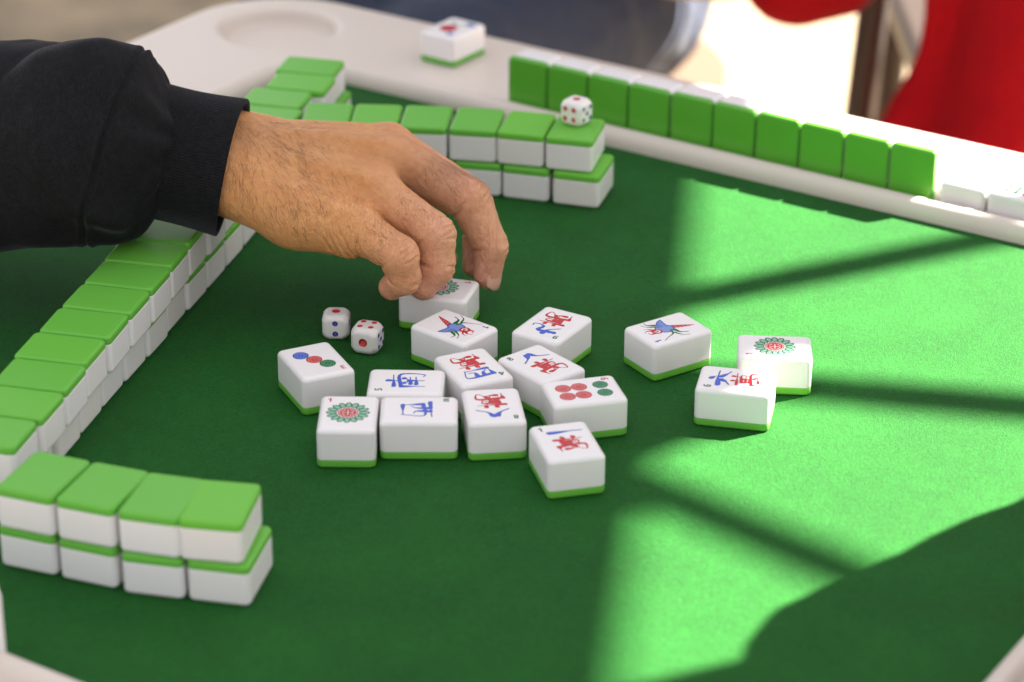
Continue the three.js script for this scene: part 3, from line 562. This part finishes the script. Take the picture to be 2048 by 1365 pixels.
// sleeve
const knit = noiseTex(512, (x, y) => { const h = 128 + 55 * Math.sin(x / 512 * Math.PI * 2 * 64) * (0.7 + 0.3 * Math.sin(y / 512 * Math.PI * 2 * 64)) + 70 * (rnd() - 0.5) + 50 * (vnoise(gC, x / 4, y / 4) - 0.5); return [h, h, h]; });
knit.repeat.set(1 / 0.055, 1 / 0.055);
const knitMap = noiseTex(512, (x, y) => { const m = 1 + 0.55 * (rnd() - 0.5) + 0.35 * (vnoise(gC, x / 4, y / 4) - 0.5) + 0.2 * (vnoise(gB, x / 16, y / 16) - 0.5), fl = rnd() > 0.9985 ? 70 : 0; return [40 * m + fl, 41 * m + fl, 45 * m + fl]; }, true);
knitMap.repeat.set(1 / 0.055, 1 / 0.055);
const mCloth = new THREE.MeshPhysicalMaterial({ color: lin(0.46, 0.46, 0.46), map: knitMap, bumpMap: knit, bumpScale: 0.0003, roughness: 0.95, sheen: 0.3, sheenColor: lin(0.6, 0.62, 0.72), sheenRoughness: 0.45, specularIntensity: 0.25 });
const ribT = noiseTex(512, (x, y) => { const h = 128 + 80 * Math.sin(y / 512 * Math.PI * 2 * 40) + 60 * (rnd() - 0.5); return [h, h, h]; }); ribT.repeat.set(1 / 0.055, 1 / 0.055);
const mCuff = mCloth.clone(); mCuff.bumpMap = ribT; mCuff.bumpScale = 0.0004;
const RX = V(1, 0.0055, -0.0027), UPV = V(-0.0061, 0.8994, -0.437), BK = V(0, 0.4371, 0.8994);
const axis = RX.clone().multiplyScalar(0.957).addScaledVector(UPV, -0.288).normalize();
const rot = (p, q, e) => { const w = p; return w; };
const B2c = V(-7.13, 3.24, -1.60), B2h = 0.62, B2r = 1.76;
function sleeveField(x, y, z) {
  let d = cone(x, y, z, [-15, 2.7, -3.2, 2.0], [-8.62, 3.02, -2.2, 1.86]);
  const b1 = cone(x, y, z, [-10.35, 2.35, -1.75, 1.5], [-8.05, 3.22, -1.6, 1.86]);
  // rounded end of the sleeve where the cuff is gathered in
  const px = x - B2c.x, py = y - B2c.y, pz = z - B2c.z, t = px * axis.x + py * axis.y + pz * axis.z + B2h, rad = Math.sqrt(Math.max(0, px * px + py * py + pz * pz - (t - B2h) ** 2));
  const rr = 0.5, ax = Math.abs(t) - (B2h + 0.1 - rr), rx = rad - (B2r - rr), b2 = Math.hypot(Math.max(ax, 0), Math.max(rx, 0)) + Math.min(Math.max(ax, rx), 0) - rr;
  const b = smin(b1, b2, 0.5);
  d = smin(d, b, 0.035);
  d = smin(d, cone(x, y, z, [-7.35, 2.5, -0.85, 0.42], [-7.3, 2.02, -1.05, 0.36]), 0.22);
  // soft folds gathered towards the cuff, and loose cloth
  const ang = Math.atan2(pz, py), near = Math.exp(-((t - 0.9) ** 2) / 1.2);
  d += 0.035 * near * Math.sin(ang * 9 + 2 * noise3(x, y, z)) + 0.12 * noise3(x * 0.8, y * 0.8, z * 0.8) + 0.025 * noise3(x * 2.3, y * 2.3, z * 2.3);
  const f1 = (x + 8.3) * 0.72 + (y - 3.4) * 0.69 + 0.25 * noise3(x * 0.7, y * 0.7, 5), f2 = (x + 7.7) * 0.86 + (y - 2.9) * 0.5 + 0.2 * noise3(x * 0.8, y * 0.8, 9);
  d -= 0.09 * Math.exp(-f1 * f1 / 0.12) * clamp(z + 1.6, 0, 1) + 0.06 * Math.exp(-f2 * f2 / 0.05) * clamp(z + 1.4, 0, 1);
  const al = t - B2h; if (rad > 1.2) d -= 0.05 * Math.exp(-(((al + 0.1) / 0.05) ** 2)) - 0.04 * Math.exp(-(((al + 0.2) / 0.035) ** 2)) + 0.03 * Math.exp(-(((al + 0.28) / 0.05) ** 2));
  return Math.max(d, 1.5 - y - (x < -8.2 ? (-8.2 - x) * 1.2 : 0));
}
const sleeve = part('sleeve', surfaceNets(sleeveField, [-16.9, 0.0, -5.6], [-5.9, 5.6, 0.9], 0.046, (x, y, z) => [x, Math.atan2(z + 1.7, y - 2.9) * 1.8]), mCloth, person);
{ // cuff: ribbed tube with a turned lip and an inside
  const a = V(-7.25, 3.13, -1.9), ca = RX.clone().multiplyScalar(0.973).addScaledVector(UPV, -0.229).normalize(), e1 = UPV.clone().addScaledVector(ca, -UPV.dot(ca)).normalize(), e2 = ca.clone().cross(e1).negate(), len = 2.02, n = 120;
  const rows = []; for (let i = 0; i <= 24; i++) rows.push([i / 24 * len, 0]); rows.push([len + 0.025, -0.02], [len + 0.03, -0.05], [len + 0.02, -0.085]); for (let i = 12; i >= 0; i--) rows.push([i / 12 * len, -0.1]);
  const P = [], UVs = [], I = [];
  rows.forEach(([s, o]) => { for (let i = 0; i <= n; i++) { const w = i / n * Math.PI * 2, gather = Math.exp(-s * 3.5), r = 1.31 + o + 0.05 * gather * Math.sin(w * 14) - 0.05 * Math.sin(Math.PI * s / len) + 0.02 * noise3(Math.cos(w) * 1.5 + 3, Math.sin(w) * 1.5, s * 0.9) + 0.008 * Math.sin(w * 3 + 1) * s;
    const p = a.clone().addScaledVector(ca, s + 0.02 * Math.sin(w * 2)).addScaledVector(e1, Math.cos(w) * r).addScaledVector(e2, Math.sin(w) * r * 0.86); P.push(p.x * S, p.y * S, p.z * S); UVs.push(s * S, w * 1.3 * S); } });
  const row = n + 1; for (let j = 0; j < rows.length - 1; j++) for (let i = 0; i < n; i++) { const q = j * row + i; I.push(q, q + 1, q + row, q + 1, q + row + 1, q + row); }
  const g = new THREE.BufferGeometry(); g.setAttribute('position', new THREE.Float32BufferAttribute(P, 3)); g.setAttribute('uv', new THREE.Float32BufferAttribute(UVs, 2)); g.setIndex(I); g.computeVertexNormals();
  const cm = mCuff; cm.side = THREE.DoubleSide; part('cuff', g, cm, sleeve);
  // stitched seam between sleeve and cuff
  const loop = []; for (let i = 0; i < 90; i++) { const w = i / 90 * Math.PI * 2; loop.push(B2c.clone().addScaledVector(axis, 0.36 + 0.03 * noise3(i * 0.3, 1, 2)).addScaledVector(e1, Math.cos(w) * 1.45).addScaledVector(e2, Math.sin(w) * 1.43).multiplyScalar(S)); }
}

// ---------------------------------------------------------------- people and seats beyond the table
function clothMat(r, g, b, v = 0.2) { const t = noiseTex(128, () => { const m = 200 + 110 * v * (rnd() - 0.5) * 2; return [m, m, m]; }, true); t.repeat.set(1 / 0.05, 1 / 0.05); return new THREE.MeshPhysicalMaterial({ color: lin(r, g, b), map: t, roughness: 0.9, sheen: 0.1, sheenColor: lin(0.5, 0.5, 0.5) }); }
{
  const o = thing('person', 'seated person in dark blue jeans beyond the far rim', 'person');
  const K1 = uv2(-20.6, -16.5), K2 = uv2(-16.2, -16.5), H1 = uv2(-24.6, -36), H2 = uv2(-19.2, -36);
  const legs = (x, y, z) => {
    let d = cone(x, y, z, [H1[0], -6.5, H1[1], 3.7], [K1[0], -6, K1[1], 2.7]);
    d = smin(d, cone(x, y, z, [H2[0], -6.5, H2[1], 3.7], [K2[0], -6, K2[1], 2.7]), 0.8);
    d = smin(d, cone(x, y, z, [K1[0], -6, K1[1], 2.5], [K1[0] - 0.4, -25.5, K1[1] - 1, 1.9]), 0.6); d = smin(d, cone(x, y, z, [K2[0], -6, K2[1], 2.5], [K2[0] + 0.4, -25.5, K2[1] - 1, 1.9]), 0.6);
    return d + 0.22 * noise3(x * 0.6, y * 0.6, z * 0.6) + 0.1 * noise3(x * 1.7, y * 1.7, z * 1.7);
  };
  part('jeans', surfaceNets(legs, [-18, -28, -52], [14, 1, -12], 0.4), clothMat(0.045, 0.065, 0.115, 0.6), o);
  const [tx, tz] = uv2(-22, -38);
  part('jacket', surfaceNets((x, y, z) => { let d = cone(x, y, z, [tx, -4, tz, 5], [tx, 13, tz, 6]); d = smin(d, cone(x, y, z, [tx - 7, 14, tz - 3, 2.5], [tx - 8, 3, tz + 1, 2.2]), 1); d = smin(d, cone(x, y, z, [tx + 7, 14, tz + 3, 2.5], [tx + 8, 3, tz + 5, 2.2]), 1); return d + 0.3 * noise3(x * 0.4, y * 0.4, z * 0.4); }, [tx - 14, -11, tz - 11], [tx + 14, 21, tz + 11], 0.6), clothMat(0.03, 0.034, 0.045), o);
  for (const k of [K1, K2]) { const s = new RoundedBoxGeometry(3.6 * S, 2.2 * S, 9 * S, 4, 0.8 * S); s.rotateY(-TANG); s.translate((k[0] - 1) * S, -26.6 * S, (k[1] + 1.5) * S); part('shoe', s, clothMat(0.2, 0.2, 0.2), o); }
  const st = thing('stool', 'round stool under the person in dark jeans', 'stool'), mW = new THREE.MeshStandardMaterial({ color: lin(0.12, 0.08, 0.05), roughness: 0.6 });
  const [sx, sz] = uv2(-22, -36.5), seat = new THREE.CylinderGeometry(6.4 * S, 6.2 * S, 1.6 * S, 40); seat.translate(sx * S, -10.9 * S, sz * S); part('seat', seat, mW, st);
  for (let i = 0; i < 4; i++) { const a = i * Math.PI / 2 + 0.6, l = new THREE.CylinderGeometry(0.6 * S, 0.6 * S, 16 * S, 12); l.translate((sx + 4.6 * Math.cos(a)) * S, -19.7 * S, (sz + 4.6 * Math.sin(a)) * S); part('leg', l, mW, st); }
}
{
  const o = thing('person', 'person in loose red clothes beyond the sunlit corner of the rim', 'person');
  const red = clothMat(0.42, 0.001, 0.007, 0.25); red.sheen = 0; red.specularIntensity = 0.3;
  const f = (x, y, z) => {
    let d = cone(x, y, z, [14.8, 9, -33, 3.1], [14.7, -5, -31, 2.4]); d = smin(d, cone(x, y, z, [14.7, -5, -31, 2.4], [13.5, -10.5, -31, 2.8]), 0.3);
    d = smin(d, cone(x, y, z, [19, 9, -33, 3.2], [18.5, -24, -31, 2.2]), 0.8);
    d = smin(d, cone(x, y, z, [13.5, -10.5, -31, 2.8], [13.8, -24, -31, 2.3]), 0.5);
    d = smin(d, cone(x, y, z, [16.5, 12, -34, 5], [16.5, 24, -35, 5.5]), 1.2);
    d = smin(d, smin(cone(x, y, z, [12.4, 16, -34, 2.2], [10.3, -3.4, -35, 1.6]), cone(x, y, z, [10.6, -3.2, -35, 1.5], [8.6, -4.2, -35, 1.4]), 0.6), 0.5);
    const a = Math.atan2(z + 32, x - 13.5);
    return d + 0.42 * Math.sin(a * 5 + y * 0.3) + 0.5 * noise3(x * 0.5, y * 0.2, z * 0.5) + 0.08 * noise3(x * 2, y, z * 2);
  };
  part('clothes', surfaceNets(f, [5, -28, -42], [26, 31, -24], 0.4), red, o);
  const trim = surfaceNets((x, y, z) => Math.max(cone(x, y, z, [6.6, 12, -36, 1.6], [6.1, -4, -36, 1.5]), -5.0 - y - 0.3 * (x - 6)), [3.5, -8, -39], [9, 14, -33], 0.3); part('sleeve', trim, red, o);
  const hem = new THREE.TorusGeometry(1.45 * S, 0.22 * S, 12, 40); hem.rotateX(Math.PI / 2 - 0.2); hem.translate(6.1 * S, -5.05 * S, -36 * S); part('hem', hem, clothMat(0.7, 0.6, 0.48), o);
  const ch = thing('chair', 'dark wooden chair standing beside the red clothes', 'chair'), mW = new THREE.MeshStandardMaterial({ color: lin(0.035, 0.022, 0.015), roughness: 0.5 });
  const bar = (n, a, b, r) => { const p = V(...a), q = V(...b), g = new THREE.CylinderGeometry(r * S, r * S, p.distanceTo(q) * S, 14); g.applyQuaternion(new THREE.Quaternion().setFromUnitVectors(V(0, 1, 0), q.clone().sub(p).normalize())); const c = p.add(q).multiplyScalar(S / 2); g.translate(c.x, c.y, c.z); part(n, g, mW, ch); };
  bar('leg', [12.0, 4, -36], [10.3, -27.6, -38], 0.5); bar('leg', [23, 4, -36], [23.5, -27.6, -38], 0.75); bar('leg', [13.6, -9, -46], [13.6, -27.6, -48], 0.5); bar('leg', [23, -9, -46], [23.5, -27.6, -48], 0.75);
  const seat = new RoundedBoxGeometry(11 * S, 1.2 * S, 13 * S, 3, 0.4 * S); seat.translate(18.6 * S, -8.6 * S, -41.5 * S); part('seat', seat, mW, ch);
}
// player at the right whose forearm shades the felt (outside the frame)
{
  const o = thing('person', 'player in a dark sweatshirt whose reaching arm shades the corner of the sunlit felt', 'person');
  const E = [20.0, 5.6, 1.35], C = [14.1, 5.85, 7.1], Wr = [13.4, 5.85, 7.25], H = [10.85, 5.8, 9.05];
  part('sleeve', surfaceNets((x, y, z) => { const t = (E[0] - x) / 5.3; let d = cone(x, y, z, [...E, 2.0], [...C, 1.72]); d = smin(d, cone(x, y, z, [19.4, 12, 4.6, 2.3], [...E, 2.0]), 0.6); return Math.max(d + 0.13 * noise3(x * 0.9, y * 0.9, z * 0.9) + 0.06 * noise3(x * 2.4, y * 2.4, z * 2.4), (C[0] - x) * 0.72 + (z - C[2]) * 0.69); }, [11, 2, -2.5], [24, 15, 10], 0.14), clothMat(0.08, 0.09, 0.12), o);
  part('sweatshirt', surfaceNets((x, y, z) => { let d = cone(x, y, z, [20.6, -9, 8.6, 4.4], [20.6, 10, 8.6, 4.2]); d = smin(d, cone(x, y, z, [19.6, 12, 5, 2.4], [20.4, 12, 12.5, 2.4]), 1.5); return d + 0.25 * noise3(x * 0.5, y * 0.5, z * 0.5); }, [14, -15, 1], [27, 17, 17], 0.4), clothMat(0.08, 0.09, 0.12), o);
  part('head', surfaceNets((x, y, z) => { let d = cone(x, y, z, [20.4, 13, 8.7, 1.7], [20.2, 17, 8.7, 1.7]); d = smin(d, Math.hypot(x - 19.9, (y - 20) * 0.82, z - 8.7) - 2.9, 0.6); d = smin(d, cone(x, y, z, [17.1, 19.6, 8.7, 0.35], [16.7, 18.8, 8.7, 0.45]), 0.4); for (const e of [-1, 1]) d = smin(d, Math.hypot(x - 20.4, y - 19.6, z - 8.7 - e * 2.85) - 0.5, 0.2); return d; }, [16, 11, 5], [24, 24.5, 12.4], 0.22, (x, y, z) => [x, z], skinColor), mSkin, o);
  part('hair', surfaceNets((x, y, z) => Math.max(Math.hypot(x - 20.2, (y - 20.2) * 0.85, z - 8.7) - 3.15 + 0.1 * noise3(x * 2, y * 2, z * 2), (20.6 - y) - Math.max(0, x - 19.5) * 1.1), [16, 15, 5], [24.5, 25, 12.5], 0.22), new THREE.MeshStandardMaterial({ color: lin(0.02, 0.016, 0.013), roughness: 0.6 }), o);
  const fing = [[0, 0], [0.5, 0.35], [1.0, 0.7], [1.45, 1.15]];
  part('hand', surfaceNets((x, y, z) => {
    let d = cone(x, y, z, [C[0] + 0.6, C[1], C[2] - 0.6, 1.0], [Wr[0], Wr[1], Wr[2], 0.95]); d = smin(d, cone(x, y, z, [...Wr, 0.95], [H[0], H[1], H[2], 0.8]), 0.3); d = smin(d, cone(x, y, z, [Wr[0], Wr[1], Wr[2], 0.9], [H[0] + 1.0, H[1] - 0.2, H[2] + 0.9, 0.8]), 0.4);
    for (const [s, q] of fing) { const a = [H[0] - 0.2 + s, H[1], H[2] - 0.5 + q * 1.2, 0.42], b = [H[0] - 1.5 + s, H[1] - 0.05, H[2] + 0.5 + q * 1.1, 0.38], c = [H[0] - 2.6 + s, H[1] - 0.3, H[2] + 1.3 + q, 0.32]; d = smin(d, smin(cone(x, y, z, a, b), cone(x, y, z, b, c), 0.08), 0.1); }
    d = smin(d, smin(cone(x, y, z, [Wr[0] - 0.8, Wr[1] - 0.4, Wr[2] - 0.2, 0.5], [H[0] + 0.2, H[1] - 1.1, H[2] - 0.9, 0.42]), cone(x, y, z, [H[0] + 0.2, H[1] - 1.1, H[2] - 0.9, 0.42], [H[0] - 0.7, H[1] - 1.5, H[2] - 0.1, 0.32]), 0.1), 0.2);
    return d;
  }, [7.4, 3.2, 3.5], [16.5, 7.4, 13.4], 0.09, (x, y, z) => [x, z], skinColor), mSkin, o);
}
// canvas awning between the sun and the table, with three bare arms beyond its edge (outside the frame)
{
  const o = thing('awning', 'canvas awning outside the picture that keeps the sun off most of the table', 'awning');
  const Y = 56, k = Y / Math.tan(SUN_EL), sh = (x, z) => [x + k * Math.cos(SUN_AZ), z + k * Math.sin(SUN_AZ)];
  const edge = [[17, -125], [6.2, -28], [3.95, -7.6], [3.5, -2.8], [3.3, -1.6], [3.05, 0.7], [3.85, 2.2], [3.75, 3.5], [2.6, 4.4], [2.25, 5.6], [1.95, 8.1], [1.6, 11.5], [0.4, 26]], poly = [...edge, [-26, 26], [-26, -125]];
  const s = new THREE.Shape(poly.map(([x, z]) => { const q = sh(x, z); return new THREE.Vector2(q[0] * S, -q[1] * S); }));
  const g = new THREE.ExtrudeGeometry(s, { depth: 0.006, bevelEnabled: false }); g.rotateX(-Math.PI / 2); g.translate(0, Y * S, 0);
  part('canvas', g, new THREE.MeshPhysicalMaterial({ color: lin(0.46, 0.53, 0.68), roughness: 1, transmission: 0.45, thickness: 0, specularIntensity: 0.2, side: THREE.DoubleSide }), o);
  const mB = new THREE.MeshStandardMaterial({ color: lin(0.5, 0.5, 0.5), roughness: 0.5 });
  const bar = (n, a, b, r) => { const g = new THREE.CylinderGeometry(r * S, r * S, a.distanceTo(b) * S, 16); g.applyQuaternion(new THREE.Quaternion().setFromUnitVectors(V(0, 1, 0), b.clone().sub(a).normalize())); const c = a.clone().add(b).multiplyScalar(S / 2); g.translate(c.x, c.y, c.z); part(n, g, mB, o); };
  const at = (x, z, y = Y - 0.5) => { const q = sh(x, z); return V(q[0], y, q[1]); };
  bar('arm', at(1.2, -0.9), at(16, -7.95), 0.5); bar('arm', at(0.5, 1.3), at(17, 4.3), 0.5); bar('arm', at(0.8, 4.95), at(12, 14.9), 0.42);
  for (const [x, z] of [[-24, 24], [-24, -120], [15, -120], [-1, 24.5]]) { const q = at(x, z); bar('post', V(q.x, -27.7, q.z), V(q.x, Y, q.z), 0.9); }
}
renderer.render(scene, camera);
